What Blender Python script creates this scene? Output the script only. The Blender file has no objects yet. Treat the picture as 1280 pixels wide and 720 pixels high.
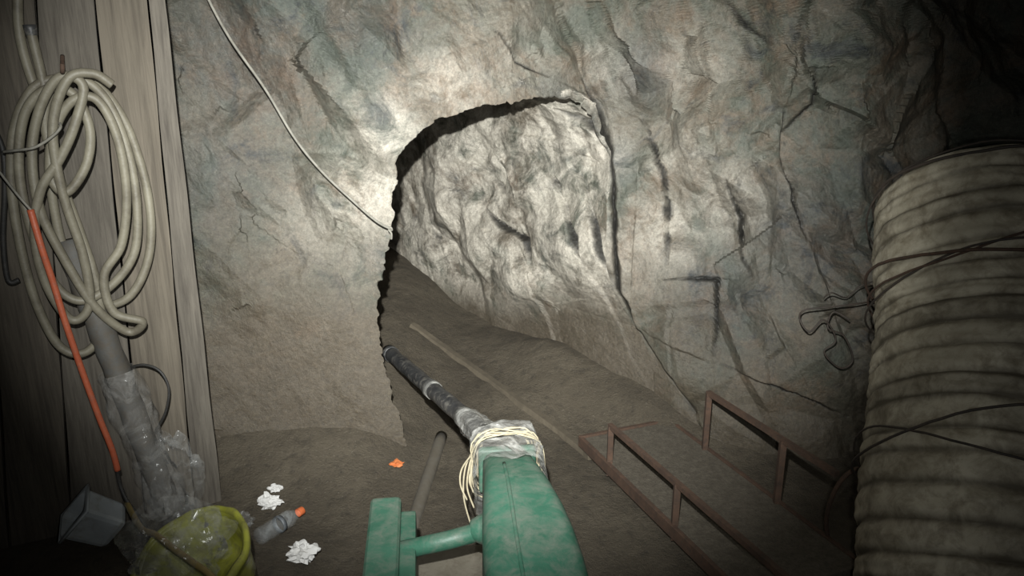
import bpy, bmesh, math, random
import numpy as np
from mathutils import Vector, Matrix
random.seed(7)
C = bpy.context.scene.collection
# ------------------------------------------------------------------ camera
CAM = Vector((0, 0, 1.7)); PITCH = math.radians(16); FPX = 930.0
cp, sp = math.cos(PITCH), math.sin(PITCH)
cd = bpy.data.cameras.new('camera'); cam = bpy.data.objects.new('camera', cd); C.objects.link(cam)
cam.location = CAM; cam.rotation_euler = (math.pi/2 - PITCH, 0, 0)
cd.sensor_width = 36; cd.lens = 36*FPX/1280; cd.clip_start = .02
bpy.context.scene.camera = cam
def ray(px, py):
    a = (px-640)/FPX; b = (360-py)/FPX
    return Vector((a, cp + b*sp, -sp + b*cp))
def PZ(px, py, z):
    r = ray(px, py); return CAM + r*((z-CAM.z)/r.z)
def PD(px, py, d): return CAM + ray(px, py)*d
def march(px, py, inside):
    r = ray(px, py); lo = .4; t = .4
    while t < 9 and not inside(CAM + r*t): lo = t; t += .05
    hi = t
    for _ in range(18):
        m = (lo+hi)/2
        if inside(CAM + r*m): hi = m
        else: lo = m
    return CAM + r*hi
# ------------------------------------------------------------------ noise (numpy)
M32 = 0xffffffff
def hsh(ix, iy, iz, s):
    n = (ix*73856093) ^ (iy*19349663) ^ (iz*83492791) ^ (s*26544357)
    n = n & M32; n = ((n ^ (n >> 13))*1274126177) & M32
    n = ((n ^ (n >> 15))*668265263) & M32
    return ((n ^ (n >> 16)) & M32)/4294967296.0
def vnoise(p, s=0):
    f = np.floor(p).astype(np.int64); u = p-f; u = u*u*u*(u*(u*6-15)+10); r = 0
    for dx in (0, 1):
        wx = u[:, 0] if dx else 1-u[:, 0]
        for dy in (0, 1):
            wy = u[:, 1] if dy else 1-u[:, 1]
            for dz in (0, 1):
                wz = u[:, 2] if dz else 1-u[:, 2]
                r = r + wx*wy*wz*hsh(f[:, 0]+dx, f[:, 1]+dy, f[:, 2]+dz, s)
    return r
def fbm(p, o=4, s=0, g=.5):
    r = 0; a = 1; t = 0
    for k in range(o):
        r = r + a*(vnoise(p, s+k*17)-.5)*2; t += a; a *= g; p = p*2.03+7.1
    return r/t
def facets(p, s, a, b, wd=.05):
    """broken planes: every cell is a tilted plane, neighbours meet over a narrow ramp"""
    fl = np.floor(p).astype(np.int64); n = len(p)
    d1 = np.full(n, 1e9); d2 = np.full(n, 1e9)
    c1 = np.zeros((n, 3)); c2 = np.zeros((n, 3)); i1_ = np.zeros((n, 3), np.int64); i2_ = np.zeros((n, 3), np.int64)
    for dx in (-1, 0, 1):
        for dy in (-1, 0, 1):
            for dz in (-1, 0, 1):
                ii = fl+np.array([dx, dy, dz]); ix, iy, iz = ii[:, 0], ii[:, 1], ii[:, 2]
                c = np.stack([ix+hsh(ix, iy, iz, s), iy+hsh(ix, iy, iz, s+1), iz+hsh(ix, iy, iz, s+2)], 1)
                d = ((p-c)**2).sum(1); m = d < d1; m2 = (~m) & (d < d2)
                c2[m] = c1[m]; i2_[m] = i1_[m]; d2[m] = d1[m]
                c1[m] = c[m]; i1_[m] = ii[m]; d1[m] = d[m]
                c2[m2] = c[m2]; i2_[m2] = ii[m2]; d2[m2] = d[m2]
    def plane(cc, ii):
        x, y, z = ii[:, 0], ii[:, 1], ii[:, 2]
        rv = np.stack([hsh(x, y, z, s+5), hsh(x, y, z, s+6), hsh(x, y, z, s+7)], 1)-.5
        return (hsh(x, y, z, s+8)-.5)*2*a + ((p-cc)*rv).sum(1)*2*b
    e = np.sqrt(d2)-np.sqrt(d1); t = np.clip(e/wd, 0, 1)*.5+.5
    return plane(c1, i1_)*t+plane(c2, i2_)*(1-t), e
def chips(p, s):
    """continuous surface of flat chipped faces: nearest-cell distance in a diamond metric, every cell stretched its own way"""
    fl = np.floor(p).astype(np.int64); best = np.full(len(p), 1e9)
    for dx in (-1, 0, 1):
        for dy in (-1, 0, 1):
            for dz in (-1, 0, 1):
                ii = fl+np.array([dx, dy, dz]); ix, iy, iz = ii[:, 0], ii[:, 1], ii[:, 2]
                d = (np.abs(p[:, 0]-ix-hsh(ix, iy, iz, s))*(.45+1.1*hsh(ix, iy, iz, s+3)) +
                     np.abs(p[:, 1]-iy-hsh(ix, iy, iz, s+1))*(.45+1.1*hsh(ix, iy, iz, s+4)) +
                     np.abs(p[:, 2]-iz-hsh(ix, iy, iz, s+2))*(.45+1.1*hsh(ix, iy, iz, s+5)) + .25*hsh(ix, iy, iz, s+6))
                best = np.minimum(best, d)
    return best-.72
def sst(a, b, x):
    t = np.clip((x-a)/(b-a), 0, 1); return t*t*(3-2*t)
# ------------------------------------------------------------------ materials
def nodes_mat(name):
    m = bpy.data.materials.new(name); m.use_nodes = True
    nt = m.node_tree; return m, nt, nt.nodes['Principled BSDF']
def N(nt, t, **kw):
    n = nt.nodes.new(t)
    for k, v in kw.items(): setattr(n, k, v)
    return n
def noise(nt, co, scale, detail=6, rough=.6, dist=0):
    n = N(nt, 'ShaderNodeTexNoise'); n.inputs['Scale'].default_value = scale
    n.inputs['Detail'].default_value = detail; n.inputs['Roughness'].default_value = rough
    n.inputs['Distortion'].default_value = dist
    nt.links.new(co, n.inputs['Vector']); return n.outputs[0]
def ramp(nt, f, stops):
    r = N(nt, 'ShaderNodeValToRGB'); e = r.color_ramp.elements
    while len(e) < len(stops): e.new(.5)
    for el, (p, c) in zip(e, stops):
        el.position = p; el.color = (c, c, c, 1) if isinstance(c, (int, float)) else (*c, 1)
    nt.links.new(f, r.inputs[0]); return r.outputs[0]
def mix(nt, f, a, b, mode='MIX'):
    n = N(nt, 'ShaderNodeMix', data_type='RGBA', blend_type=mode)
    for s, v in ((n.inputs[0], f), (n.inputs[6], a), (n.inputs[7], b)):
        if isinstance(v, bpy.types.NodeSocket): nt.links.new(v, s)
        elif isinstance(v, (int, float)): s.default_value = v
        else: s.default_value = (*v, 1)
    return n.outputs[2]
def mth(nt, op, a, b=0.0):
    n = N(nt, 'ShaderNodeMath', operation=op)
    for s, v in ((n.inputs[0], a), (n.inputs[1], b)):
        if isinstance(v, bpy.types.NodeSocket): nt.links.new(v, s)
        else: s.default_value = v
    return n.outputs[0]
def bump(nt, bsdf, hts, strength=.5, dist=.01):
    b = N(nt, 'ShaderNodeBump'); b.inputs['Strength'].default_value = strength; b.inputs['Distance'].default_value = dist
    nt.links.new(hts, b.inputs['Height']); nt.links.new(b.outputs[0], bsdf.inputs['Normal'])
def grime(name, a, b, dust=(.2, .16, .11), dustamt=.5, scale=6, rough=.7, metal=0, bs=.3, stretch=(1, 1, 1), bscale=60, band=None):
    m, nt, p = nodes_mat(name)
    tc = N(nt, 'ShaderNodeTexCoord'); mp = N(nt, 'ShaderNodeMapping'); mp.inputs['Scale'].default_value = stretch
    nt.links.new(tc.outputs['Object'], mp.inputs[0]); co = mp.outputs[0]
    n1 = noise(nt, co, scale, 8, .65); n2 = noise(nt, co, scale*2.7, 8, .7, .4)
    c = mix(nt, ramp(nt, n1, [(.35, 0.), (.65, 1.)]), a, b)
    lo = .72-.5*dustamt
    c = mix(nt, ramp(nt, n2, [(lo, 0.), (min(1, lo+.25), .9)]), c, dust)
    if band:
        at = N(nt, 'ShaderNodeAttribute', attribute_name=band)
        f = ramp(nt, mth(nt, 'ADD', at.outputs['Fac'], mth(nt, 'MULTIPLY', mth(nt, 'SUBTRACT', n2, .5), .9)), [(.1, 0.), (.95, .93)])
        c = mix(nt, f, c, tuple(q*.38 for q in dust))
    nt.links.new(c, p.inputs['Base Color']); p.inputs['Roughness'].default_value = rough; p.inputs['Metallic'].default_value = metal
    bump(nt, p, noise(nt, co, bscale, 6, .6), bs, .004)
    return m
def rock_mat():
    m, nt, p = nodes_mat('rock')
    tc = N(nt, 'ShaderNodeTexCoord'); co = tc.outputs['Object']
    at = {}
    for k in ('pale', 'cool', 'dirt', 'cav'):
        a = N(nt, 'ShaderNodeAttribute', attribute_name=k); at[k] = a.outputs['Fac']
    n1 = noise(nt, co, 1.9, 10, .62, .6); n2 = noise(nt, co, 5, 12, .72, .8); n3 = noise(nt, co, 16, 12, .78, .5)
    n4 = noise(nt, co, 60, 8, .75); n5 = noise(nt, co, 150, 4, .7)
    base = ramp(nt, n1, [(.32, (.041, .050, .038)), (.43, (.068, .074, .056)), (.53, (.098, .083, .061)), (.61, (.112, .091, .064)), (.70, (.098, .097, .080))])
    base = mix(nt, ramp(nt, n2, [(.45, 0.), (.6, .6)]), base, (.056, .064, .049))
    rust = ramp(nt, noise(nt, co, 3.1, 9, .7, .3), [(.52, 0.), (.67, .65)])
    base = mix(nt, rust, base, (.135, .082, .047))
    blk = ramp(nt, noise(nt, co, 3.7, 10, .72, 1.2), [(.34, .93), (.455, 0.)])
    base = mix(nt, blk, base, (.021, .024, .025))
    cn = mth(nt, 'MULTIPLY', at['cool'], ramp(nt, n3, [(.35, .4), (.6, .95)]))
    base = mix(nt, cn, base, (.038, .044, .047))
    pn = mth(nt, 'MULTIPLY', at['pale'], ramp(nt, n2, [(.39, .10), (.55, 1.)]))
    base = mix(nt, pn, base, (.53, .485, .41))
    base = mix(nt, ramp(nt, n3, [(.60, 0.), (.73, .55)]), base, (.30, .285, .245))
    base = mix(nt, ramp(nt, n3, [(.30, .7), (.43, 0.)]), base, (.030, .030, .027))
    dn = ramp(nt, mth(nt, 'ADD', at['dirt'], mth(nt, 'MULTIPLY', mth(nt, 'SUBTRACT', n2, .5), 1.7)), [(.15, 0.), (.9, .94)])
    base = mix(nt, dn, base, mix(nt, n3, (.050, .039, .026), (.092, .073, .049)))
    base = mix(nt, mth(nt, 'MULTIPLY', at['cav'], .94), base, (.014, .013, .011))  # crevice dirt plus the cracks' shade, put into the colour
    base = mix(nt, .7, base, ramp(nt, n4, [(.3, .45), (.7, 1.4)]), 'MULTIPLY')
    base = mix(nt, .3, base, ramp(nt, n5, [(.35, .45), (.55, 1.), (.68, 1.7)]), 'MULTIPLY')
    nt.links.new(base, p.inputs['Base Color'])
    p.inputs['Roughness'].default_value = .56; p.inputs['Specular IOR Level'].default_value = .5
    mp = N(nt, 'ShaderNodeMapping'); mp.inputs['Rotation'].default_value = (0, .55, 0); mp.inputs['Scale'].default_value = (1.3, 1, .85); nt.links.new(co, mp.inputs[0])
    def vor(s):
        v_ = N(nt, 'ShaderNodeTexVoronoi', feature='F1', distance='MANHATTAN'); v_.inputs['Scale'].default_value = s; nt.links.new(mp.outputs[0], v_.inputs['Vector'])
        return v_.outputs['Distance']
    ch = mth(nt, 'ADD', mth(nt, 'MULTIPLY', vor(10), .55), mth(nt, 'MULTIPLY', vor(32), .16))
    ch = mth(nt, 'MULTIPLY', ch, mth(nt, 'SUBTRACT', 1.0, mth(nt, 'MULTIPLY', at['dirt'], .8)))
    hh = mth(nt, 'ADD', ch, mth(nt, 'ADD', mth(nt, 'MULTIPLY', n3, .42), mth(nt, 'MULTIPLY', n4, .42)))
    bump(nt, p, hh, .70, .018)
    return m
def dirt_mat():
    m, nt, p = nodes_mat('dirt')
    tc = N(nt, 'ShaderNodeTexCoord'); co = tc.outputs['Object']
    n1 = noise(nt, co, 2.2, 10, .6); n2 = noise(nt, co, 25, 10, .7); n3 = noise(nt, co, 110, 5, .7)
    c = ramp(nt, n1, [(.3, (.048, .038, .025)), (.5, (.072, .058, .039)), (.7, (.095, .078, .054))])
    c = mix(nt, ramp(nt, n2, [(.3, .8), (.5, 0.)]), c, (.032, .026, .018))
    c = mix(nt, ramp(nt, n3, [(.61, 0.), (.71, .75)]), c, (.20, .178, .14))
    nt.links.new(c, p.inputs['Base Color']); p.inputs['Roughness'].default_value = .78
    bump(nt, p, mth(nt, 'ADD', n2, mth(nt, 'MULTIPLY', n3, .6)), .85, .018)
    return m
def plastic_mat(name, col, alpha, rough=.18, bs=.5):
    m, nt, p = nodes_mat(name)
    tc = N(nt, 'ShaderNodeTexCoord'); n = noise(nt, tc.outputs['Object'], 9, 4, .55, 1.2)
    nt.links.new(ramp(nt, n, [(.35, alpha*.5), (.52, alpha), (.62, min(1, alpha*2.8)), (.68, alpha)]), p.inputs['Alpha'])
    nt.links.new(mix(nt, n, tuple(c*.8 for c in col), col), p.inputs['Base Color'])
    p.inputs['Roughness'].default_value = rough; p.inputs['Specular IOR Level'].default_value = 1.0
    bump(nt, p, noise(nt, tc.outputs['Object'], 16, 3, .5, 2.0), bs, .012)
    return m
ROCK = rock_mat(); DIRT = dirt_mat()
WOOD = grime('grey wood', (.076, .066, .052), (.114, .100, .080), (.042, .035, .027), .62, 4, .85, 0, .45, (6, 6, .35), 30)
WOODP = grime('pale wood', (.096, .081, .060), (.136, .115, .087), (.054, .044, .032), .62, 3, .85, 0, .45, (7, 7, .3), 30)
WOOD2 = grime('brown wood', (.068, .057, .043), (.102, .086, .065), (.038, .031, .023), .6, 4, .85, 0, .45, (6, 6, .35), 30)
TIMBER = grime('muddy timber', (.088, .071, .048), (.118, .097, .067), (.070, .057, .039), .68, 8, .9)
HOSE = grime('beige rubber', (.140, .126, .092), (.190, .173, .128), (.085, .073, .053), .57, 3.5, .55)
HOSEY = grime('yellow rubber', (.20, .145, .045), (.25, .195, .075), (.12, .095, .06), .45, 9, .5)
ORANGE = grime('orange plastic', (.34, .07, .03), (.40, .105, .05), (.20, .11, .08), .40, 14, .5)
BLACK = grime('black rubber', (.018, .017, .016), (.035, .033, .03), (.10, .085, .065), .3, 14, .6)
PIPE = grime('dusty black pipe', (.022, .022, .023), (.05, .05, .05), (.22, .205, .175), .42, 11, .45)
STEEL = grime('grey galvanised', (.060, .059, .055), (.085, .083, .076), (.075, .062, .046), .65, 9, .7)
MUDPIPE = grime('mud covered pipe', (.080, .070, .055), (.105, .094, .076), (.082, .069, .050), .7, 7, .88, 0, .6)
RUST = grime('rusty steel', (.052, .030, .019), (.084, .047, .029), (.033, .024, .018), .5, 16, .85, 0, .5)
DECK = grime('brown gravel dirt', (.072, .060, .043), (.112, .096, .072), (.046, .038, .028), .55, 26, .95, 0, 1.0, (1, 1, 1), 130)
PANEL = grime('dusty tan panel', (.16, .142, .108), (.21, .188, .148), (.11, .092, .066), .5, 9, .85)
GREEN = grime('green paint', (.026, .094, .060), (.039, .126, .083), (.120, .148, .118), .60, 7, .5, 0, .3)
DUCT = grime('duct fabric', (.35, .315, .235), (.49, .445, .345), (.20, .165, .108), .56, 6, .72, 0, .8, (1, 1, 1), 45, 'band')
WIRE = grime('dark wire', (.025, .02, .016), (.05, .037, .028), (.09, .07, .05), .3, 20, .7)
ROPE = grime('pale rope', (.15, .142, .12), (.23, .218, .185), (.11, .095, .07), .4, 20, .85)
STRING = grime('straw string', (.30, .26, .17), (.38, .335, .235), (.22, .178, .115), .4, 30, .85)
PAPER = grime('white paper', (.56, .55, .53), (.66, .65, .63), (.38, .34, .29), .28, 12, .8)
PAIL = grime('blue grey plastic', (.34, .37, .39), (.42, .45, .46), (.22, .20, .16), .40, 9, .5)
BASIN = grime('yellow green plastic', (.215, .222, .024), (.30, .305, .052), (.125, .115, .045), .56, 6, .42)
CAP = grime('orange cap', (.60, .13, .04), (.68, .19, .07), (.4, .25, .15), .2, 12, .4)
LEAF = grime('orange scrap', (.50, .13, .035), (.58, .19, .06), (.3, .18, .1), .3, 20, .7)
CLEAR = plastic_mat('clear film', (.42, .42, .405), .10, .16, .35)
PET = plastic_mat('clear bottle plastic', (.55, .58, .59), .11, .05, .15)
WRAP = plastic_mat('dusty plastic wrap', (.29, .285, .265), .48, .25, .6)
FILM = plastic_mat('loose plastic film', (.33, .32, .30), .18, .18, .5)
LABELM = grime('dark bottle label', (.045, .055, .065), (.12, .13, .14), (.2, .2, .19), .35, 30, .5)
# ------------------------------------------------------------------ object helpers
def mesh(name, v, f, mat, parent=None, smooth=True, org=None):
    v = np.asarray([tuple(q) for q in v], float) if not isinstance(v, np.ndarray) else v
    if parent is not None:
        org = np.array(parent.location)
        if parent.parent is not None: org = org+np.array(parent.parent.location)
    elif org is None: org = np.array([(v[:, 0].min()+v[:, 0].max())/2, (v[:, 1].min()+v[:, 1].max())/2, v[:, 2].min()])
    me = bpy.data.meshes.new(name); me.from_pydata((v-org).tolist(), [], [tuple(map(int, q)) for q in f]); me.update()
    me.materials.append(mat)
    me.polygons.foreach_set('use_smooth', [smooth]*len(me.polygons))
    o = bpy.data.objects.new(name, me); C.objects.link(o)
    if parent is not None: o.parent = parent
    else: o.location = org
    return o
def attr(o, nm, arr):
    a = o.data.attributes.new(nm, 'FLOAT', 'POINT'); a.data.foreach_set('value', np.ascontiguousarray(arr, np.float32))
def tag(o, label, cat, group=None):
    o['label'] = label; o['category'] = cat
    if group: o['group'] = group
    return o
def thing(name, label, cat, loc, group=None):
    o = bpy.data.objects.new(name, None); C.objects.link(o); o.location = loc; o.empty_display_size = .05
    return tag(o, label, cat, group)
def struct(o): o['kind'] = 'structure'; return o
def spline(pts, k=8):
    pts = [Vector(p) for p in pts]; out = []
    for i in range(len(pts)-1):
        p0 = pts[max(i-1, 0)]; p1 = pts[i]; p2 = pts[i+1]; p3 = pts[min(i+2, len(pts)-1)]
        for j in range(k):
            t = j/k
            out.append(.5*((2*p1)+(p2-p0)*t+(2*p0-5*p1+4*p2-p3)*t*t+(3*p1-p0-3*p2+p3)*t**3))
    return out+[pts[-1]]
def frames(pts):
    n = len(pts); T = [(pts[min(i+1, n-1)]-pts[max(i-1, 0)]).normalized() for i in range(n)]
    a = Vector((0, 0, 1)) if abs(T[0].z) < .9 else Vector((1, 0, 0))
    u = (a-T[0]*a.dot(T[0])).normalized(); U = []
    for t in T:
        u = (u-t*u.dot(t)).normalized(); U.append(u)
    return T, U, [t.cross(u) for t, u in zip(T, U)]
def sweep(pts, r, n=10, cap=True, rot=0):
    pts = [Vector(p) for p in pts]; T, U, B = frames(pts); v = []; f = []
    for i, p in enumerate(pts):
        for j in range(n):
            a = 2*math.pi*j/n+rot
            rr = r(i, j, a) if callable(r) else r
            v.append(p+U[i]*(math.cos(a)*rr)+B[i]*(math.sin(a)*rr))
    for i in range(len(pts)-1):
        for j in range(n):
            f.append((i*n+j, i*n+(j+1) % n, (i+1)*n+(j+1) % n, (i+1)*n+j))
    if cap: f.append(tuple(range(n-1, -1, -1))); f.append(tuple((len(pts)-1)*n+j for j in range(n)))
    return v, f
def bar(p0, p1, w, **k):
    return sweep([p0, p1], w*.7071, 4, True, math.pi/4)
def lathe(o, ax, prof, n=28):
    o = Vector(o); ax = Vector(ax).normalized()
    a = Vector((0, 0, 1)) if abs(ax.z) < .9 else Vector((1, 0, 0))
    u = (a-ax*a.dot(ax)).normalized(); b = ax.cross(u); v = []; f = []
    for h, r in prof:
        for j in range(n):
            t = 2*math.pi*j/n; v.append(o+ax*h+u*(math.cos(t)*r)+b*(math.sin(t)*r))
    for i in range(len(prof)-1):
        for j in range(n): f.append((i*n+j, i*n+(j+1) % n, (i+1)*n+(j+1) % n, (i+1)*n+j))
    return v, f
def from_bm(bm):
    bm.verts.ensure_lookup_table(); bm.verts.index_update()
    v = [q.co.copy() for q in bm.verts]; f = [tuple(q.index for q in fc.verts) for fc in bm.faces]; bm.free(); return v, f
def rbox(c, ex, ey, ez, hx, hy, hz, bev=.01, seg=2):
    bm = bmesh.new(); bmesh.ops.create_cube(bm, size=2)
    for q in bm.verts: q.co = Vector((q.co.x*hx, q.co.y*hy, q.co.z*hz))
    if bev: bmesh.ops.bevel(bm, geom=bm.edges[:], offset=bev, segments=seg, affect='EDGES', profile=.6)
    c = Vector(c)
    for q in bm.verts: q.co = c+Vector(ex)*q.co.x+Vector(ey)*q.co.y+Vector(ez)*q.co.z
    return from_bm(bm)
def crumple(c, rad, sq=(1, 1, .5), seed=0, sub=4, amp=.35, fs=1.9, fb=.15):
    bm = bmesh.new(); bmesh.ops.create_icosphere(bm, subdivisions=sub, radius=1); v, f = from_bm(bm)
    p = np.array([tuple(q) for q in v]); h, e = facets(p*fs+seed*3.3, 40+seed, amp*.5, amp)
    p = p*(1+h+fb*fbm(p*2.5+seed, 3, seed))[:, None]*np.array(sq)*rad
    p[:, 2] -= p[:, 2].min()
    return p+np.array(c), f
# ------------------------------------------------------------------ setting
FX = [-3.4, -2.7, -1.9, -1.2, -.5, 0, .46, .62, .86, 1.15, 1.5, 2.0, 2.6, 3.4]
FY = [1.2, 2.6, 3.05, 3.15, 3.2, 3.35, 3.62, 3.58, 3.36, 3.20, 3.16, 3.25, 3.2, 1.6]
def F(x, z):
    y = np.interp(x, FX, FY)
    return y - .16*np.clip(1-np.asarray(z), -1.0, 1.0)*np.interp(x, [-.1, .7], [1, .6])
IP = Vector((.50, 3.58, 0)); ID = Vector((-.703, .711, 0)); IN = Vector((-.711, -.703, 0))
def floorz(x, y):
    x = np.asarray(x, float); y = np.asarray(y, float)
    z = np.maximum(0, y-3.25)*.17
    z = z + .19*sst(2.55, 3.2, y)*sst(-.26, -.75, x)
    s_ = (x-IP.x)*IN.x+(y-IP.y)*IN.y                       # dirt banked against the tunnel's right wall
    p = np.stack([np.atleast_1d(x), np.atleast_1d(y), np.zeros_like(np.atleast_1d(x))], 1)
    def sh(a): return a.reshape(z.shape if z.shape else (1,))
    z = z + (.08+.04*sh(fbm(p*1.8+4, 2, 95)))*sst(.80, .0, s_)*sst(3.1, 3.6, y)
    z = z + .10*sst(.30, .0, s_)*sst(2.95, 3.35, y)*sst(4.3, 3.7, y)
    z = z + .018*sh(fbm(p*2.2, 3, 90))
    return z if z.shape and z.size > 1 else float(np.ravel(z)[0])
def pf(px, py, dz=0): return march(px, py, lambda q: q.z < floorz(q.x, q.y)+dz)
def pface(px, py, off=0): return march(px, py, lambda q: q.y > float(F(q.x, q.z))-off)
def pint(px, py):
    r = ray(px, py); return CAM+r*((IP-CAM).dot(IN)/r.dot(IN))
lip_px = [(530, 650), (513, 570), (490, 495), (472, 425), (473, 380), (480, 335), (489, 285), (495, 240), (498, 212), (506, 190), (522, 169), (546, 152), (572, 141),
          (600, 134), (630, 128), (660, 124), (690, 123), (716, 127), (736, 138), (748, 156), (756, 185), (760, 230), (763, 290), (765, 345), (785, 392), (812, 440), (820, 490), (822, 530), (824, 600)]
lip = spline([pface(*q) for q in lip_px], 12)
L = np.array([tuple(q) for q in lip]); sl = np.r_[0, np.cumsum(np.linalg.norm(np.diff(L, axis=0), axis=1))]; sl /= sl[-1]
NT = 680; S = np.linspace(0, 1, NT)
L = np.stack([np.interp(S, sl, L[:, k]) for k in range(3)], 1)
jm = 1-.7*sst(.55, .62, S)
L[:, 0] += (.016*fbm(np.stack([S*60, S*0, S*0], 1), 4, 3, .6)+.012*fbm(np.stack([S*190, S*0, S*0], 1), 3, 8, .6))*jm
L[:, 2] += (.020*fbm(np.stack([S*55, S*0+9, S*0], 1), 4, 4, .6)+.015*fbm(np.stack([S*170, S*0+9, S*0], 1), 3, 9, .6))*jm
L[:, 1] = F(L[:, 0], L[:, 2])
i0, i1 = .36, .63
OX = np.interp(S, [0, i0, i1, 1], [-3.4, -3.4, 3.4, 3.4]); OZ = np.interp(S, [0, i0-.02, i1+.02, 1], [-.15, 2.65, 2.65, -.15])
NE, NI = 340, 290
rows = []
for t in np.linspace(1, 0, NI)[:-1]:
    d = t**1.1*3.3
    k = sst(.3, 1.2, L[:, 2])
    rows.append(np.stack([L[:, 0]+ID.x*d, L[:, 1]+ID.y*d, L[:, 2]+k*.12*min(1, d*1.6)], 1))
for t in np.linspace(0, 1, NE):
    q = t**1.25; x = L[:, 0]*(1-q)+OX*q; z = L[:, 2]*(1-q)+OZ*q
    rows.append(np.stack([x, F(x, z), z], 1))
G = np.array(rows); NR = len(G)
du = np.gradient(G, axis=0); dv = np.gradient(G, axis=1); nrm = np.cross(du, dv)
nrm /= np.linalg.norm(nrm, axis=2, keepdims=True)+1e-9
if nrm[NI+60:, 100:460, 1].mean() > 0: nrm = -nrm
for _ in range(10):
    nrm[1:-1] = (nrm[:-2]+nrm[1:-1]*2+nrm[2:])/4
    nrm[:, 1:-1] = (nrm[:, :-2]+nrm[:, 1:-1]*2+nrm[:, 2:])/4
    nrm /= np.linalg.norm(nrm, axis=2, keepdims=True)+1e-9
deep = (np.arange(NR*NT)//NT) < NI-1
def rot(P, a, b):
    c, s = math.cos(a), math.sin(a); x, z = P[:, 0]*c+P[:, 2]*s, -P[:, 0]*s+P[:, 2]*c
    c, s = math.cos(b), math.sin(b); return np.stack([x*c+P[:, 1]*s, -x*s+P[:, 1]*c, z], 1)
def rock_disp(P, fine=None, big=None):
    w = P+.006*np.stack([fbm(P*9+11, 4, 21), fbm(P*9+23, 4, 22), fbm(P*9+37, 4, 23)], 1)
    h0, e0 = facets(rot(w, .5, .2)*np.array([2.1, 1.4, 1.2])+3.7, 90, .06, 1.1, .08)
    k0 = chips(rot(w, .5, .2)*np.array([1.5, 1.1, .95])+3.7, 130)
    k1 = chips(rot(w, .75, .5)*np.array([2.5, 1.9, 1.6]), 150)
    k2 = chips(rot(w, .35, -.6)*np.array([5.2, 4.2, 3.5])+2.2, 170)
    k3 = chips(rot(w, 1.1, .8)*np.array([13, 11, 9]), 190)
    msk = sst(-.20, .30, fbm(P*1.6, 3, 33))
    if fine is None: fine = np.ones(len(P)); big = fine
    h = big*(.060*h0+.12*k0-.190*k1)+.062*k2*(.20+.80*msk)*fine-.012*k3*(.20+.80*msk)*fine+.0025*fbm(P*22, 4, 32, .65)
    return h
P = G.reshape(-1, 3)
zz = P[:, 2]; zb = np.interp(P[:, 0], [-3, -.6, .2, .7, 1.2, 3], [1.0, .84, .72, .48, .26, .22])
zb = np.where(deep, np.interp(P[:, 1], [3.45, 3.8, 4.15, 4.9, 6], [.58, .58, .38, .36, .40]), zb)
dirtm = np.where(deep, sst(.24, -.20, zz-zb), sst(.70, -.55, zz-zb))
disp = rock_disp(P, np.where(deep, .45*(1-.6*dirtm), 1-.6*dirtm), np.where(deep, .58*(1-.8*dirtm), 1-.85*dirtm)); cav = np.zeros(len(P))
dl = np.linalg.norm(G-L[None], axis=2).ravel(); ST = np.tile(S, NR)
lf = np.interp(ST, [0, .42, .55, .62, 1], [.15, .2, .25, .6, .6])
disp = disp*(lf+(1-lf)*sst(0, .26, dl))
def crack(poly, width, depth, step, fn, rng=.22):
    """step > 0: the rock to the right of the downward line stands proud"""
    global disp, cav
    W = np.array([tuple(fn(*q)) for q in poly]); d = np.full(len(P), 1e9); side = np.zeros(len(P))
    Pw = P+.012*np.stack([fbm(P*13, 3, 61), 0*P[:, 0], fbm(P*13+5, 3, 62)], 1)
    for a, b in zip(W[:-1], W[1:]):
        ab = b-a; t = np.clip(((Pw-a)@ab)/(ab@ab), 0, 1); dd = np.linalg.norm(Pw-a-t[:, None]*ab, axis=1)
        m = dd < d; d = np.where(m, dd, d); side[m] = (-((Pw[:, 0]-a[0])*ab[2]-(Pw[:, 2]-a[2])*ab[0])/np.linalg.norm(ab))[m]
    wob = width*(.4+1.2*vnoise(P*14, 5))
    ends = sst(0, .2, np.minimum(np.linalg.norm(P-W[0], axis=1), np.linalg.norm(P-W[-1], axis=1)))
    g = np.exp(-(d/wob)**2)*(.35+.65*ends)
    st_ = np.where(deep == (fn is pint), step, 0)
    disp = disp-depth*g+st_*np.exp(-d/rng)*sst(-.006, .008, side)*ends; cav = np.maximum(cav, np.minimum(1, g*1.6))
crack([(738, 100), (754, 150), (762, 190), (767, 230), (771, 300), (774, 360), (794, 400), (822, 437), (847, 472), (870, 515)], .013, .04, .07, pface, .35)
crack([(834, 348), (862, 350), (891, 352), (893, 395), (895, 442)], .006, .022, -.018, pface, .14)
crack([(905, 455), (965, 480), (1020, 500), (1062, 522)], .005, .012, .03, pface, .2)
crack([(905, 225), (916, 275), (918, 320), (935, 350)], .007, .025, -.05, pface, .25)
crack([(985, 140), (978, 190), (990, 240), (1010, 300)], .007, .025, -.06, pface, .3)
crack([(1015, 85), (1020, 130), (985, 165)], .007, .025, -.04, pface)
crack([(800, 150), (830, 210), (828, 260), (835, 330)], .006, .022, -.04, pface, .25)
crack([(905, 0), (930, 30), (955, 52)], .008, .03, -.04, pface)
crack([(620, 40), (650, 75), (690, 95)], .006, .02, -.03, pface)
crack([(690, 190), (715, 225), (735, 275), (752, 320), (766, 345)], .011, .03, -.04, pint)
crack([(640, 170), (662, 200), (685, 230), (705, 268), (735, 330)], .010, .03, -.04, pint)
crack([(600, 262), (625, 285), (655, 300), (668, 345)], .011, .03, -.05, pint)
crack([(560, 190), (600, 220), (630, 262)], .008, .02, -.03, pint)
crack([(690, 140), (725, 165), (752, 210)], .010, .03, -.04, pint)
crack([(610, 160), (650, 172), (700, 178)], .008, .02, -.03, pint)
Pd = P+nrm.reshape(-1, 3)*disp[:, None]
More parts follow.
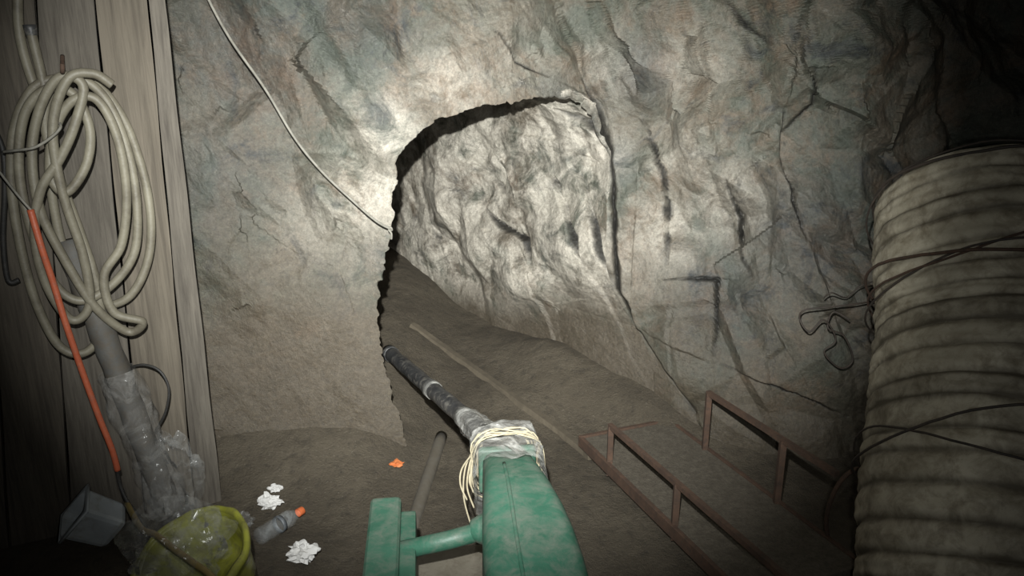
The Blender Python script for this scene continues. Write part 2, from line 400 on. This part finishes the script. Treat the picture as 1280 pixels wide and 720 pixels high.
def blobs(lst):
    r = np.zeros(len(P))
    for px, py, rad, amp, inn in lst:
        c = np.array(tuple((pint if inn else pface)(px, py))); r = np.maximum(r, amp*np.exp(-((P-c)**2).sum(1)/rad**2))
    return r
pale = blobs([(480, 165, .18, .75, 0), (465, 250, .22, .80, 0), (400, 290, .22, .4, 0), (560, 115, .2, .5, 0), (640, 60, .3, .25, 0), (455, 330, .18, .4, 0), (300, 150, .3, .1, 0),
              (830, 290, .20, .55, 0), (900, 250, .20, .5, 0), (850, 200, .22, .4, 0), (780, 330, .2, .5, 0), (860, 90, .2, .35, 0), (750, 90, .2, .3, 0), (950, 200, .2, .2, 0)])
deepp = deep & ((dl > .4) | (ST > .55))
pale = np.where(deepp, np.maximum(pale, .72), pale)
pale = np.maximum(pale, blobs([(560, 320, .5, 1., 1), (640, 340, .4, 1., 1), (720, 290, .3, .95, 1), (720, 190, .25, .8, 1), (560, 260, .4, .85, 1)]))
cool = blobs([(478, 140, .08, .9, 0), (470, 320, .08, .7, 0), (800, 90, .14, .9, 0), (770, 200, .10, .9, 0), (700, 120, .1, .6, 0), (690, 310, .10, .8, 1), (680, 180, .15, .4, 1), (550, 225, .22, .35, 1),
              (300, 60, .35, .6, 0), (450, 30, .25, .5, 0), (900, 380, .3, .6, 0), (1000, 300, .35, .6, 0), (260, 220, .35, .5, 0)])
fidx = np.arange(NR*NT).reshape(NR, NT)
quads = np.stack([fidx[:-1, :-1], fidx[:-1, 1:], fidx[1:, 1:], fidx[1:, :-1]], -1).reshape(-1, 4)
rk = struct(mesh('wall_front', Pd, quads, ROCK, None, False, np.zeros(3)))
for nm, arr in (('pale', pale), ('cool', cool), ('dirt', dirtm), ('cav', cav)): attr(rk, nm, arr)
def sheet(name, fn, nu, nv, mat, nvec=None):
    u, v = np.meshgrid(np.linspace(0, 1, nu), np.linspace(0, 1, nv), indexing='ij')
    Q = fn(u.ravel(), v.ravel())
    if nvec is not None: Q = Q+np.array(nvec)*rock_disp(Q)[:, None]
    ix = np.arange(nu*nv).reshape(nu, nv)
    q = np.stack([ix[:-1, :-1], ix[1:, :-1], ix[1:, 1:], ix[:-1, 1:]], -1).reshape(-1, 4)
    return struct(mesh(name, Q, q, mat, None, True, np.zeros(3)))
def ff(u, v):
    x = -3.6+7.2*u; y = -1.6+9.6*v; p = np.stack([x, y, 0*x], 1)
    return np.stack([x, y, floorz(x, y)+.011*fbm(p*11, 4, 60)], 1)
sheet('floor', ff, 340, 460, DIRT)
sheet('ceiling', lambda u, v: np.stack([-3.6+7.2*u, -1.6+5.6*v, 2.70+0*u], 1), 110, 90, ROCK, (0, 0, -1))
sheet('wall_left', lambda u, v: np.stack([-3.42+0*u, -1.6+3*u, -.1+2.9*v], 1), 60, 60, ROCK, (1, 0, 0))
sheet('wall_right', lambda u, v: np.stack([3.42+0*u, -1.6+3.4*u, -.1+2.9*v], 1), 60, 60, ROCK, (-1, 0, 0))
# ------------------------------------------------------------------ board wall on the left
QA = Vector((-1.15, 2.73, 0)); QB = Vector((-1.72, 2.48, 0)); QD = (QB-QA).normalized(); QN = Vector((-QD.y, QD.x, 0))
if QN.y > 0: QN = -QN
def pb(px, py, off=0.0):
    r = ray(px, py); return CAM+r*(((QA+QN*off)-CAM).dot(QN)/r.dot(QN))
def board(name, tl, tr, br, bl, off, th, mat, label):
    c = [pb(*q, off) for q in (tl, tr, br, bl)]
    def ext(a, b, z): return a+(b-a)*((z-a.z)/(b.z-a.z))
    tl, bl2 = ext(c[3], c[0], 2.45), ext(c[0], c[3], .0)
    tr, br2 = ext(c[2], c[1], 2.45), ext(c[1], c[2], .0)
    nz, nx = 40, 6; v = []; f = []
    for side in (0, 1):
        for i in range(nz+1):
            a = bl2.lerp(tl, i/nz); b = br2.lerp(tr, i/nz)
            for j in range(nx+1):
                w = .0015*math.sin(i*.7+j*2+off*300)*(j in (0, nx))
                v.append(a.lerp(b, j/nx)-QN*(th*side)+QD*w+QN*(.0015*math.sin(i*.35+off*99)))
    K = (nz+1)*(nx+1)
    def id(s, i, j): return s*K+i*(nx+1)+j
    for i in range(nz):
        for j in range(nx):
            f.append((id(0, i, j), id(0, i, j+1), id(0, i+1, j+1), id(0, i+1, j)))
            f.append((id(1, i, j), id(1, i+1, j), id(1, i+1, j+1), id(1, i, j+1)))
        for j in (0, nx): f.append((id(0, i, j), id(0, i+1, j), id(1, i+1, j), id(1, i, j)))
    for i in (0, nz):
        for j in range(nx): f.append((id(0, i, j), id(0, i, j+1), id(1, i, j+1), id(1, i, j)))
    o = mesh(name, v, f, mat, None, False)
    return tag(o, label, 'board', 'upright wooden boards')
board('wooden_board', (186, 0), (206, 0), (277, 625), (244, 622), .010, .03, WOOD, 'narrow upright board at the edge nearest the tunnel mouth, beside the bare rock')
board('wooden_board', (120, 0), (184, 0), (242, 622), (184, 640), -.004, .03, WOODP, 'pale brown wide upright board just left of the narrow edge board')
board('wooden_board', (46, 0), (117, 0), (181, 640), (92, 662), .002, .03, WOOD, 'upright grey board directly behind the middle of the coiled hose')
board('wooden_board', (-33, 0), (43, 0), (89, 664), (14, 680), -.004, .03, WOOD2, 'brownish upright board behind the left side of the coiled hose')
board('wooden_board', (-120, 0), (-37, 0), (10, 682), (-60, 700), .0, .03, WOOD2, 'dark upright board cut off by the left edge of the photo')
# ------------------------------------------------------------------ things hung on the boards
hp = [(22, -25, .05), (24, 40, .05), (40, 100, .06), (62, 150, .06), (62, 220, .06), (76, 300, .05), (96, 350, .05), (126, 380, .05), (160, 372, .06), (182, 335, .06), (189, 285, .06), (180, 220, .06), (155, 150, .07),
      (118, 104, .09), (75, 98, .10), (40, 112, .10), (18, 160, .09), (14, 225, .08), (24, 300, .08), (44, 375, .08), (72, 430, .08), (102, 442, .08), (125, 418, .08), (122, 360, .09), (100, 290, .09), (72, 215, .10), (56, 150, .11),
      (72, 106, .12), (104, 100, .12), (136, 130, .11), (160, 190, .10), (171, 255, .10), (168, 315, .10), (140, 356, .10), (100, 376, .11), (66, 352, .11), (40, 290, .12), (24, 215, .12), (30, 145, .13),
      (58, 112, .14), (92, 118, .15), (112, 160, .15), (108, 205, .15), (84, 240, .15), (64, 222, .15), (66, 170, .15), (88, 128, .16), (120, 124, .16), (146, 170, .15), (158, 240, .14), (152, 305, .13), (130, 345, .13), (142, 390, .13), (178, 402, .12),
      (160, 415, .10), (120, 385, .13), (84, 330, .14), (50, 262, .15), (40, 190, .15), (52, 130, .16), (76, 96, .17), (104, 108, .17), (92, 160, .17), (74, 200, .165), (50, 240, .16), (44, 300, .15), (60, 360, .14), (90, 400, .13), (112, 380, .13), (104, 320, .14),
      (78, 240, .16), (66, 160, .17), (84, 100, .18), (116, 92, .17), (140, 106, .16)]
pts = spline([pb(a, b, o) for a, b, o in hp], 9)
r0 = thing('coiled_hose', 'beige rubber hose hung in a loose coil on the wooden boards', 'hose', pb(100, 440, .08))
mesh('hose_coil', *sweep(pts, .0150, 12), HOSE, r0)
e = [pb(60, 130, .11), pb(52, 95, .10), pb(44, 62, .09), pb(38, 36, .09)]
v, f = lathe(e[3], e[3]-e[2], [(-.02, .0165), (0, .0195), (.012, .0195), (.012, .013), (-.03, .012)], 14)
o = mesh('hose_end', *sweep(spline(e, 6), .0150, 12, False), HOSE, r0); o['label'] = 'open cut end of the hose pointing up'
mesh('end_collar', v, f, PIPE, o)
ns = [pb(78, 70, -.0), pb(78, 84, .06), pb(78, 90, .20), pb(78, 80, .215)]
tag(mesh('hook', *sweep(spline(ns, 5), .007, 8), RUST), 'rusty iron hook holding up the coiled hose', 'hook')
tag(mesh('tie_wire', *sweep(spline([pb(4, 190, .12), pb(20, 188, .17), pb(44, 184, .20), pb(66, 170, .20), pb(76, 158, .19), pb(70, 150, .13)], 6), .0045, 6), ROPE), 'thin white wire tied across the left side of the coiled hose', 'wire')
tag(mesh('thin_cable', *sweep(spline([pb(-8, 205, .14), pb(8, 226, .18), pb(24, 246, .21), pb(39, 263, .215)], 6), .004, 6), ROPE), 'thin grey cable running into the top of the orange tube', 'cable')
tag(mesh('orange_tube', *sweep(spline([pb(38, 262, .215), pb(52, 310, .22), pb(66, 352, .21), pb(82, 404, .21), pb(102, 462, .2), pb(124, 522, .2), pb(140, 562, .2), pb(147, 588, .2)], 7), .0105, 10), ORANGE), 'orange plastic tube hanging straight down in front of the coiled hose', 'tube')
tag(mesh('black_cable', *sweep(spline([pb(146, 586, .2), pb(150, 606, .2), pb(160, 628, .22), pb(178, 652, .24), pb(200, 690, .27), pb(212, 712, .28), pf(222, 740, .012), pf(240, 790, .012)], 6), .007, 8), BLACK), 'black cable hanging from the orange tube down to the rubbish', 'cable')
tag(mesh('black_cable', *sweep(spline([pb(-8, 160, .03), pb(4, 190, .04), pb(6, 240, .04), pb(4, 300, .03), pb(10, 350, .03), pb(24, 350, .03)], 6), .009, 8), BLACK), 'black cable at the left photo edge beside the coiled hose', 'cable')
tag(mesh('bent_wire', *sweep(spline([pb(160, 460, .03), pb(180, 456, .07), pb(200, 464, .10), pb(211, 486, .11), pb(207, 515, .10), pb(194, 540, .07)], 6), .005, 8), BLACK), 'black wire bent in a short loop on the board below the hose', 'wire')
# leaning pipe and plastic
p0 = pb(84, 300, .05); p1 = pf(222, 662, .0)
ax = p1-p0
def lp(t): return p0+ax*t
tag(mesh('leaning_pipe', *sweep([lp(t/20) for t in range(21)], lambda i, j, a: .044+.003*math.sin(i*2.2+j), 16), STEEL), 'dusty dark pipe leaning on the boards behind the coiled hose', 'pipe')
random.seed(3)
jit = [[random.random() for _ in range(40)] for _ in range(60)]
def wrapr(base, am): return lambda i, j, a: base*(1+am*(jit[i % 60][j % 24]-.5)+.16*math.sin(a*2+i*.35)+.10*math.sin(a*5-i*.6))
tag(mesh('plastic_wrap', *sweep([lp(.42+.5*t/30) for t in range(31)], wrapr(.066, .12), 24, False), FILM, None, True), 'crinkled clear plastic wrapped round the lower half of the leaning pipe', 'plastic wrap')
for c, rd, sq, sd, lb in ((pf(224, 660), .120, (.8, .6, 1.6), 3, 'crumpled clear plastic bag standing at the foot of the leaning pipe'),
                          (pf(300, 662), .045, (1.2, .8, .7), 5, 'small clear plastic bag lying between the green basin and the clear bottle')):
    v, f = crumple(c, rd, sq, sd, 5, .34, 2.0, .06); tag(mesh('plastic_bag', v, f, CLEAR, None, False), lb, 'plastic bag')
# angular grey container
pc = pf(160, 662, .06); ez = Vector((-.60, -.45, .62)).normalized(); ex = Vector((.62, .1, .70)); ex = (ex-ez*ex.dot(ez)).normalized(); ey = ez.cross(ex)
pr = thing('plastic_container', 'blue grey square plastic container tipped beside the wrapped leaning pipe', 'container', pc)
prof = [(0, .0, .0), (0, .058, .05), (.015, .066, .056), (.15, .072, .062), (.16, .078, .068), (.16, .068, .058), (.03, .060, .05), (.025, 0, 0)]
v = []; f = []; n = 40
for h_, a_, b_ in prof:
    for j in range(n):
        t = 2*math.pi*j/n; cx, cy = math.cos(t), math.sin(t); k = (abs(cx)**9+abs(cy)**9)**(-1/9)
        v.append(pc+ez*(h_+.05)+ex*(cx*k*a_)+ey*(cy*k*b_))
for i in range(len(prof)-1):
    for j in range(n): f.append((i*n+j, i*n+(j+1) % n, (i+1)*n+(j+1) % n, (i+1)*n+j))
mesh('container_body', v, f, PAIL, pr, False)
c0 = pc+ez*.205
mesh('rim', *sweep([c0+ex*a_*.078+ey*b_*.068 for a_, b_ in ((-1, -1), (1, -1), (1, 1), (-1, 1), (-1, -1))], .006, 8), PAIL, pr)
# basin, crushed out of round
bax = Vector((-.38, -.36, .81)).normalized()
bo = pf(270, 742, .080)
br = thing('plastic_basin', 'dirty yellow green round plastic basin tilted among the rubbish', 'basin', Vector((bo.x, bo.y, bo.z-.075)))
def crush(v):
    p = np.array([tuple(q) for q in v]); c = np.array(tuple(bo)); r = p-c
    k = 1+.12*fbm(p*5.5, 2, 77)
    d = np.array((.75, -.1, .3)); d /= np.linalg.norm(d); s_ = r@d
    p = c+r*k[:, None]-d*(.10*np.maximum(0, s_-.12))[:, None]
    p[:, 2] += .04*fbm(p*7, 2, 78)*np.clip(np.linalg.norm(r, axis=1)/.2, 0, 1)
    return p
v, f = lathe(bo, bax, [(0, .001), (0, .14), (.012, .158), (.08, .188), (.15, .215), (.16, .222), (.166, .232), (.16, .238), (.15, .232), (.148, .208), (.08, .182), (.02, .152), (.012, .14), (.012, .001)], 72)
mesh('bowl', crush(v), f, BASIN, br)
v, f = lathe(bo+bax*.16, bax, [(-.014, .228), (-.010, .240), (.004, .243), (.011, .236), (.008, .224), (-.004, .222)], 72)
mesh('rim', crush(v), f, BASIN, br)
v, f = crumple(bo+Vector((-.08, -.03, .04)), .15, (.95, .85, .9), 8, 5, .34, 2.0, .06)
tag(mesh('plastic_bag', v, f, CLEAR, None, False), 'clear plastic bag heaped inside the yellow green basin', 'plastic bag')
tag(mesh('yellow_hose', *sweep(spline([pb(158, 628, .2), pf(176, 660, .24), pf(194, 668, .27), pf(215, 684, .28), pf(240, 702, .27), pf(268, 724, .25), pf(300, 770, .18)], 7), .010, 10), HOSEY), 'yellow brown hose lying across the top of the green basin', 'hose')
# bottle
b0 = pf(322, 672, .036); b1 = pf(376, 639, .036); ba = (b1-b0).normalized()
bt = thing('plastic_bottle', 'clear plastic bottle with orange cap lying on the dirt', 'bottle', Vector((b0.x, b0.y, b0.z-.036)))
mesh('bottle_body', *lathe(b0, ba, [(0, .001), (0, .024), (.008, .033), (.03, .034), (.04, .031), (.05, .034), (.075, .034), (.08, .032), (.13, .032), (.135, .034), (.155, .033), (.185, .018), (.192, .0135), (.205, .0135)], 28), PET, bt)
mesh('cap', *lathe(b0+ba*.196, ba, [(0, .0165), (.022, .0165), (.025, .014), (.025, .001)], 20), CAP, bt)
mesh('label_band', *lathe(b0+ba*.096, ba, [(0, .0325), (0, .0335), (.018, .0335), (.018, .0325)], 28), LABELM, bt)
for px, py, rd, sq, sd, lb in ((338, 636, .032, (1.3, .8, .8), 11, 'crumpled white paper lying behind the clear bottle'),
                               (345, 614, .020, (1.2, .8, .6), 14, 'smallest white paper scrap, at the foot of the rock wall'),
                               (381, 703, .043, (1.05, .8, .75), 12, 'crumpled white paper nearest the green blower')):
    v, f = crumple(pf(px, py), rd, sq, sd, 4, .55); tag(mesh('crumpled_paper', v, f, PAPER, None, False), lb, 'paper', 'crumpled white papers')
v, f = crumple(pf(496, 582), .026, (1, .9, .35), 17, 3, .6); tag(mesh('orange_scrap', v, f, LEAF, None, False), 'small bright orange scrap on the dirt left of the blower pipe', 'scrap')
# ------------------------------------------------------------------ rope on the rock
rp = [pface(250, -30, .25), pface(262, 2, .22), pface(290, 52, .2), pface(332, 112, .16), pface(368, 172, .13), pface(402, 214, .12), (pface(440, 250, .12)), pface(470, 276, .12), pface(488, 286, .10)]
rr = thing('hanging_rope', 'thin pale rope slanting down the rock to the tunnel mouth', 'rope', rp[-1])
mesh('cord', *sweep(spline(rp, 8), .0055, 8), ROPE, rr)
mesh('frayed_end', *sweep(spline([rp[-1]+Vector(q) for q in ((-.012, 0, .006), (.004, -.008, .006), (.006, 0, -.006), (-.008, .004, -.004), (.004, -.004, -.02), (.002, 0, -.045))], 6), .0045, 8), ROPE, rr)
# ------------------------------------------------------------------ blower
va = Vector((-.12, .99, 0)).normalized(); vx = Vector((va.y, -va.x, 0)); vz = Vector((0, 0, 1))
BO = Vector((.055, 1.55, 0))
def bl(x, v_, z): return BO+vx*x+va*v_+vz*z
bw = thing('blower', 'green dusty centrifugal air blower feeding the dark pipe', 'blower', BO)
prof = [(.60, .550), (.60, .425), (.42, .40)]
for k in range(25):
    a = math.radians(28-k*298/24); r = .20+.085*k/24
    prof.append((r*math.cos(a)*1.0, .305+r*math.sin(a)))
prof += [(.10, .604), (.20, .612), (.32, .608), (.44, .590), (.54, .565)]
bm = bmesh.new()
def wid(v_): return .124-.044*float(sst(-.02, .58, v_))
vs = [bm.verts.new(bl(-wid(a), a, b)) for a, b in prof]; ws = [bm.verts.new(bl(wid(a), a, b)) for a, b in prof]; n = len(prof)
bm.faces.new(vs); bm.faces.new(ws[::-1])
for i in range(n): bm.faces.new((vs[i], ws[i], ws[(i+1) % n], vs[(i+1) % n]))
bmesh.ops.recalc_face_normals(bm, faces=bm.faces[:])
es = [e_ for e_ in bm.edges if len(e_.link_faces) == 2 and any(len(q.verts) > 8 for q in e_.link_faces)]
bmesh.ops.bevel(bm, geom=es, offset=.040, segments=5, affect='EDGES', profile=.5)
v, f = from_bm(bm); hs = mesh('housing', v, f, GREEN, bw, True)
q = [bl(-.30*wid(a), a, b-.002) for a, b in prof[-9:-1]]
mesh('rib', *sweep(spline(q, 4), .006, 8), GREEN, bw)
mesh('outlet_flange', *rbox(bl(0, .585, .488), vx, va, vz, .092, .016, .078, .012), GREEN, bw)
mesh('outlet_neck', *sweep([bl(0, .59, .50), bl(0, .64, .50), bl(-.0, .70, .50), bl(0, .78, .495)], lambda i, j, a: (.075, .065, .052, .044)[i], 20), STEEL, bw)
mesh('inlet_ring', *lathe(bl(-.110, 0, .305), -vx, [(0, .16), (.03, .15), (.035, .13), (.02, .125), (.0, .12)], 36), GREEN, bw)
tb = [bl(-.08, .35, .43), bl(-.20, .345, .405), bl(-.34, .34, .385)]
mesh('cross_tube', *sweep(tb, .027, 16), GREEN, bw)
mesh('tube_collar', *lathe(tb[0]+vx*.05, -vx, [(0, .085), (.045, .082), (.06, .07), (.066, .045), (.08, .040), (.10, .030), (.105, .024)], 24), GREEN, bw)
sk = mesh('side_plate', *rbox(bl(-.385, .24, .21), vx, va, vz, .048, .32, .222, .018, 3), GREEN, bw, False)
sk['label'] = 'upright green side plate at the end of the cross tube'
mesh('plate_flange', *rbox(bl(-.318, .255, .350), vx, va, vz, .026, .26, .055, .010), GREEN, bw, False)
mesh('base_panel', *rbox(bl(-.20, .26, .20), vx, va, vz, .16, .32, .02, .006), PANEL, bw)
for s in (-.30, .08): mesh('foot', *rbox(bl(s, .1, .09), vx, va, vz, .035, .26, .09, .006), RUST, bw)
# pipe from the blower into the tunnel
q0 = bl(-.01, .70, .50); q1 = pf(487, 441, .045)
def bp(t): return q0.lerp(q1, t)
pp = thing('blower_pipe', 'long dark pipe running from the green blower into the tunnel', 'pipe', q1-Vector((0, 0, .04)))
mesh('tube', *sweep([bp(t/24) for t in range(25)], lambda i, j, a: .036+.0015*math.sin(i*1.7), 18, False), PIPE, pp)
dv_ = (q1-q0).normalized()
mesh('end_collar', *lathe(q1, dv_, [(-.05, .036), (-.05, .042), (.01, .042), (.01, .032), (-.12, .030)], 18), PIPE, pp)
for t in (.22, .5): mesh('tape_band', *lathe(bp(t), dv_, [(-.03, .036), (-.028, .040), (.03, .041), (.034, .036)], 18), WRAP, pp)
# plastic sheet over the outlet, tapering on to the pipe
v = []; f = []; n = 36
cen = spline([bl(0, .47, .490), bl(0, .57, .492), bl(0, .64, .498), bl(-.005, .70, .50), bp(.05), bp(.12), bp(.19)], 6)
m_ = len(cen)
for i in range(m_):
    t = i/(m_-1)
    g = float(sst(.40, .78, t)); ex_ = 6-4*g; hw, hh_ = .107*(1-g)+.050*g, .101*(1-g)+.050*g
    tn = (cen[min(i+1, m_-1)]-cen[max(i-1, 0)]).normalized(); sx = tn.cross(vz).normalized(); sz = sx.cross(tn)
    for j in range(n):
        a = 2*math.pi*j/n; cx, cy = math.cos(a), math.sin(a); k = (abs(cx)**ex_+abs(cy)**ex_)**(-1/ex_)
        k *= 1+.07*(jit[i][j]-.35)+.05*math.sin(a*7+i*.5)
        v.append(cen[i]+sx*(cx*k*hw)+sz*(cy*k*hh_))
for i in range(m_-1):
    for j in range(n): f.append((i*n+j, i*n+(j+1) % n, (i+1)*n+(j+1) % n, (i+1)*n+j))
tag(mesh('plastic_wrap', v, f, WRAP, None, False), 'crinkled clear plastic sheet wrapped over the blower outlet', 'plastic wrap')
sp_ = []
for k in range(190):
    a = k*.55; t = .5+.5*math.sin(k*.17)
    kk = (abs(math.cos(a))**4+abs(math.sin(a))**4)**-.25
    rr_ = (.117-.034*t+.006*math.sin(k*1.3))*kk*.97
    sp_.append(bl(rr_*math.cos(a), .59+.075*t+.018*math.sin(a*1.1+k*.05), .500+.98*rr_*math.sin(a)))
st = thing('string_binding', 'straw coloured string wound around the plastic at the blower outlet', 'string', bl(-.12, .7, .25))
mesh('winding', *sweep(spline(sp_, 3), .0026, 6), STRING, st)
for k, (dx, ln) in enumerate(((-.116, .13), (-.128, .19), (-.108, .09), (-.138, .10))):
    mesh('loose_end', *sweep(spline([bl(-.10, .63-.01*k, .55), bl(dx-.004, .62, .48), bl(dx-.012, .605, .48-ln*.5), bl(dx+.008, .59, .48-ln)], 6), .0030, 6), STRING, st)
# grey pipe on the floor and timber in the tunnel
g0 = pf(552, 545, .004); g1 = pf(512, 668, .004)
tag(mesh('grey_pipe', *sweep([g0.lerp(g1, t/10) for t in range(11)], .028, 16), MUDPIPE), 'short muddy grey pipe lying on the dirt under the blower pipe', 'pipe')
a0 = [pf(514, 407, -.002), pf(560, 440, .0), pf(610, 475, -.003), pf(655, 508, .0), pf(700, 541, -.003), pf(736, 570, .0)]
tag(mesh('timber', *sweep(spline(a0, 5), .028, 4, True, math.pi/4), TIMBER, None, False), 'long thin muddy timber half buried along the tunnel floor', 'timber')
# ------------------------------------------------------------------ railed walkway
DZ = .085
A = PZ(725, 546, DZ); wa = Vector((-.368, .93, 0)).normalized(); wx = Vector((wa.y, -wa.x, 0)); WID = .48; LEN = 1.20
def wk(x, s, z): return Vector((A.x, A.y, 0))+wx*x-wa*s+vz*z
ww = thing('walkway', 'narrow dirt covered walkway between two low rusty rails', 'walkway', wk(WID/2, LEN/2, .0))
mesh('deck', *rbox(wk(WID/2, LEN/2, DZ-.016), wx, wa, vz, WID/2, LEN/2, .016, .003), DECK, ww, False)
mesh('end_strip', *rbox(wk(WID/2, .010, DZ+.002), wx, wa, vz, WID/2+.006, .010, .008, .003), RUST, ww, False)
for x in (.0, WID): mesh('stringer', *rbox(wk(x, LEN/2, DZ-.018), wx, wa, vz, .009, LEN/2, .026, .003), RUST, ww, False)
for s in (.06, LEN-.08): mesh('cross_beam', *rbox(wk(WID/2, s, .02), wx, wa, vz, WID/2, .025, .03, .004), TIMBER, ww, False)
def onside(x, px, py):
    r = ray(px, py); t = (Vector((A.x, A.y, 0))+wx*x-CAM).dot(wx)/r.dot(wx); q = CAM+r*t
    return (Vector((A.x, A.y, 0))-q).dot(wa), q.z
def onrail(x, px, h):
    return min((abs(640+FPX*q.x/((q-CAM).dot(Vector((0, cp, -sp))))-px), s) for s in [i*.01 for i in range(-5, 220)] for q in [wk(x, s, h)])[1]
for side, x, top, ps, pe in (('l', .012, (764, 533), (764, 846), 1000), ('r', WID-.012, (887, 492), (887, 980), 1046)):
    s0, RH = onside(x, *top)
    s1 = onrail(x, pe, RH)
    mesh('rail', *bar(wk(x, s0-.012, RH), wk(x, s1, RH), .020), RUST, ww, False)
    for q in ps:
        s = onrail(x, q, RH); mesh('post', *bar(wk(x, s, DZ-.06), wk(x, s, RH), .023), RUST, ww, False)
    if side == 'r': RR = (x, s1, RH)
# ------------------------------------------------------------------ ventilation duct
d0, d1 = PD(1262, 700, 2.10), PD(1256, 266, 2.54)
dax = (d1-d0).normalized(); RD = .388
base_c = d0-dax*.20
DL = (d1-base_c).length; ND = 520
dpts = [base_c+dax*(DL*i/ND)+Vector((-.010*math.sin(i*.016), 0, 0)) for i in range(ND+1)]
arc = [DL*i/ND for i in range(ND+1)]
random.seed(5); dj = [random.uniform(-.004, .004) for _ in range(90)]; db = [random.random() for _ in range(90)]
edges = [0.0]
while edges[-1] < DL+.2: edges.append(edges[-1]+random.choice((.056, .068, .080, .092)))
edges = np.array(edges)
def dph(i, a):
    s = arc[i]+.006*math.sin(a*2+1)+.003*math.sin(a*5)
    k = max(0, int(np.searchsorted(edges, s))-1); return k, min(1, max(0, (s-edges[k])/(edges[k+1]-edges[k])))
ph_c = {}
def dr(i, j, a):
    k, t = dph(i, a); ph_c[(i, j)] = (k, t)
    ridge = math.exp(-(abs(t-.5)/.40)**5)
    return RD-.006+.007*ridge+dj[k % 90]*ridge+.004*math.sin(a*5+k*.6)+.002*math.sin(a*11+k*2.3)+.0015*math.sin(a*23+i*.15)+.0015*math.sin(t*12.6+a*6+k)
dt = thing('ventilation_duct', 'large dirty white ribbed ventilation duct at the right wall', 'duct', Vector((base_c.x, base_c.y, .0)))
dv2, df2 = sweep(dpts, dr, 128, False)
sl_o = mesh('ribbed_sleeve', dv2, df2, DUCT, dt)
bnd = []
for i in range(ND+1):
    for j in range(128):
        k, t = ph_c[(i, j)]; a = 2*math.pi*j/128
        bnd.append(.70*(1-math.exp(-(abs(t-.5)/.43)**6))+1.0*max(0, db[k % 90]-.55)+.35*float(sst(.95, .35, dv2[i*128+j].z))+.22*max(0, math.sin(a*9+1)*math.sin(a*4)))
attr(sl_o, 'band', np.array(bnd))
dT, dU, dB = frames(dpts)
def onduct(s, a, off):
    i = min(ND, max(0, round(s/DL*ND))); return dpts[i]+dU[i]*(math.cos(a)*(RD+off))+dB[i]*(math.sin(a)*(RD+off))
def hoop(s0, sl_, off, wob, ph):
    return [onduct(s0+sl_*math.sin(a+ph)+wob*math.sin(a*3+ph*2), a, off+.010+.010*math.sin(a*4+ph)) for a in [2*math.pi*k/72 for k in range(73)]]
mesh('end_hoop', *sweep(hoop(DL-.01, .01, .004, .006, 0), .005, 8), WIRE, dt)
TL = DL
for s0, sl_, ph, r_, mt in ((TL-.05, .045, 2.0, .0035, WIRE), (TL-.32, .06, .4, .0035, RUST), (TL-.36, .09, 3.4, .005, RUST), (TL-.39, .05, 1.4, .0035, WIRE), (TL-.92, .08, 1.1, .004, WIRE), (TL-1.0, .10, 3.0, .0035, WIRE)):
    mesh('tie_wire', *sweep(hoop(s0, sl_, .008, .02, ph), r_, 6), mt, dt)
# wires on the rock beside the duct
random.seed(21)
def tangle(lst, off): return spline([pface(a, b, off+random.uniform(0, .05)) for a, b in lst], 6)
tag(mesh('wire_tangle', *sweep(tangle([(1100, 375), (1070, 380), (1035, 384), (1005, 388), (1000, 400), (1012, 415), (1030, 400), (1045, 425), (1030, 440), (1050, 460), (1066, 450), (1055, 420), (1035, 410), (1042, 390), (1062, 400)], .16), .0038, 6), WIRE), 'tangled dark wire hanging on the rock left of the duct', 'wire')
tag(mesh('wire', *sweep(tangle([(1098, 350), (1075, 358), (1058, 372), (1040, 366), (1030, 372)], .18), .003, 6), WIRE), 'single thin wire sticking out above the wire tangle', 'wire')
hc = wk(RR[0]+.05, RR[1]+.02, .0)
tag(mesh('rusty_hoop', *sweep(spline([hc+Vector(q) for q in ((-.02, .04, .02), (-.06, .02, .16), (-.05, 0, .30), (0, 0, .37), (.05, -.02, .38), (.06, -.04, .28), (.03, -.05, .12), (.03, -.06, .02))], 6), .008, 8), RUST), 'bent rusty hoop standing between the far rail and the duct', 'hoop')
# ------------------------------------------------------------------ light
w = bpy.data.worlds.new('world'); bpy.context.scene.world = w; w.use_nodes = True
w.node_tree.nodes['Background'].inputs[0].default_value = (.6, .65, .7, 1); w.node_tree.nodes['Background'].inputs[1].default_value = .002
def spot(name, loc, target, e, size, blend, col, rad=.02):
    l = bpy.data.lights.new(name, 'SPOT'); l.energy = e; l.spot_size = math.radians(size); l.spot_blend = blend; l.color = col; l.shadow_soft_size = rad
    o = bpy.data.objects.new(name, l); C.objects.link(o); o.location = loc
    o.rotation_euler = (Vector(target)-Vector(loc)).to_track_quat('-Z', 'Y').to_euler()
spot('head_lamp', (-.07, .05, 1.98), pface(590, 238), 1480, 69, 1.0, (.98, 1.0, .975))
spot('phone_fill', (.08, .02, 1.68), pface(640, 320), 50, 96, 1.0, (.975, 1.0, .98))  # second light added at the phone as broad soft fill for near things
bpy.context.scene.view_settings.view_transform = 'Standard'
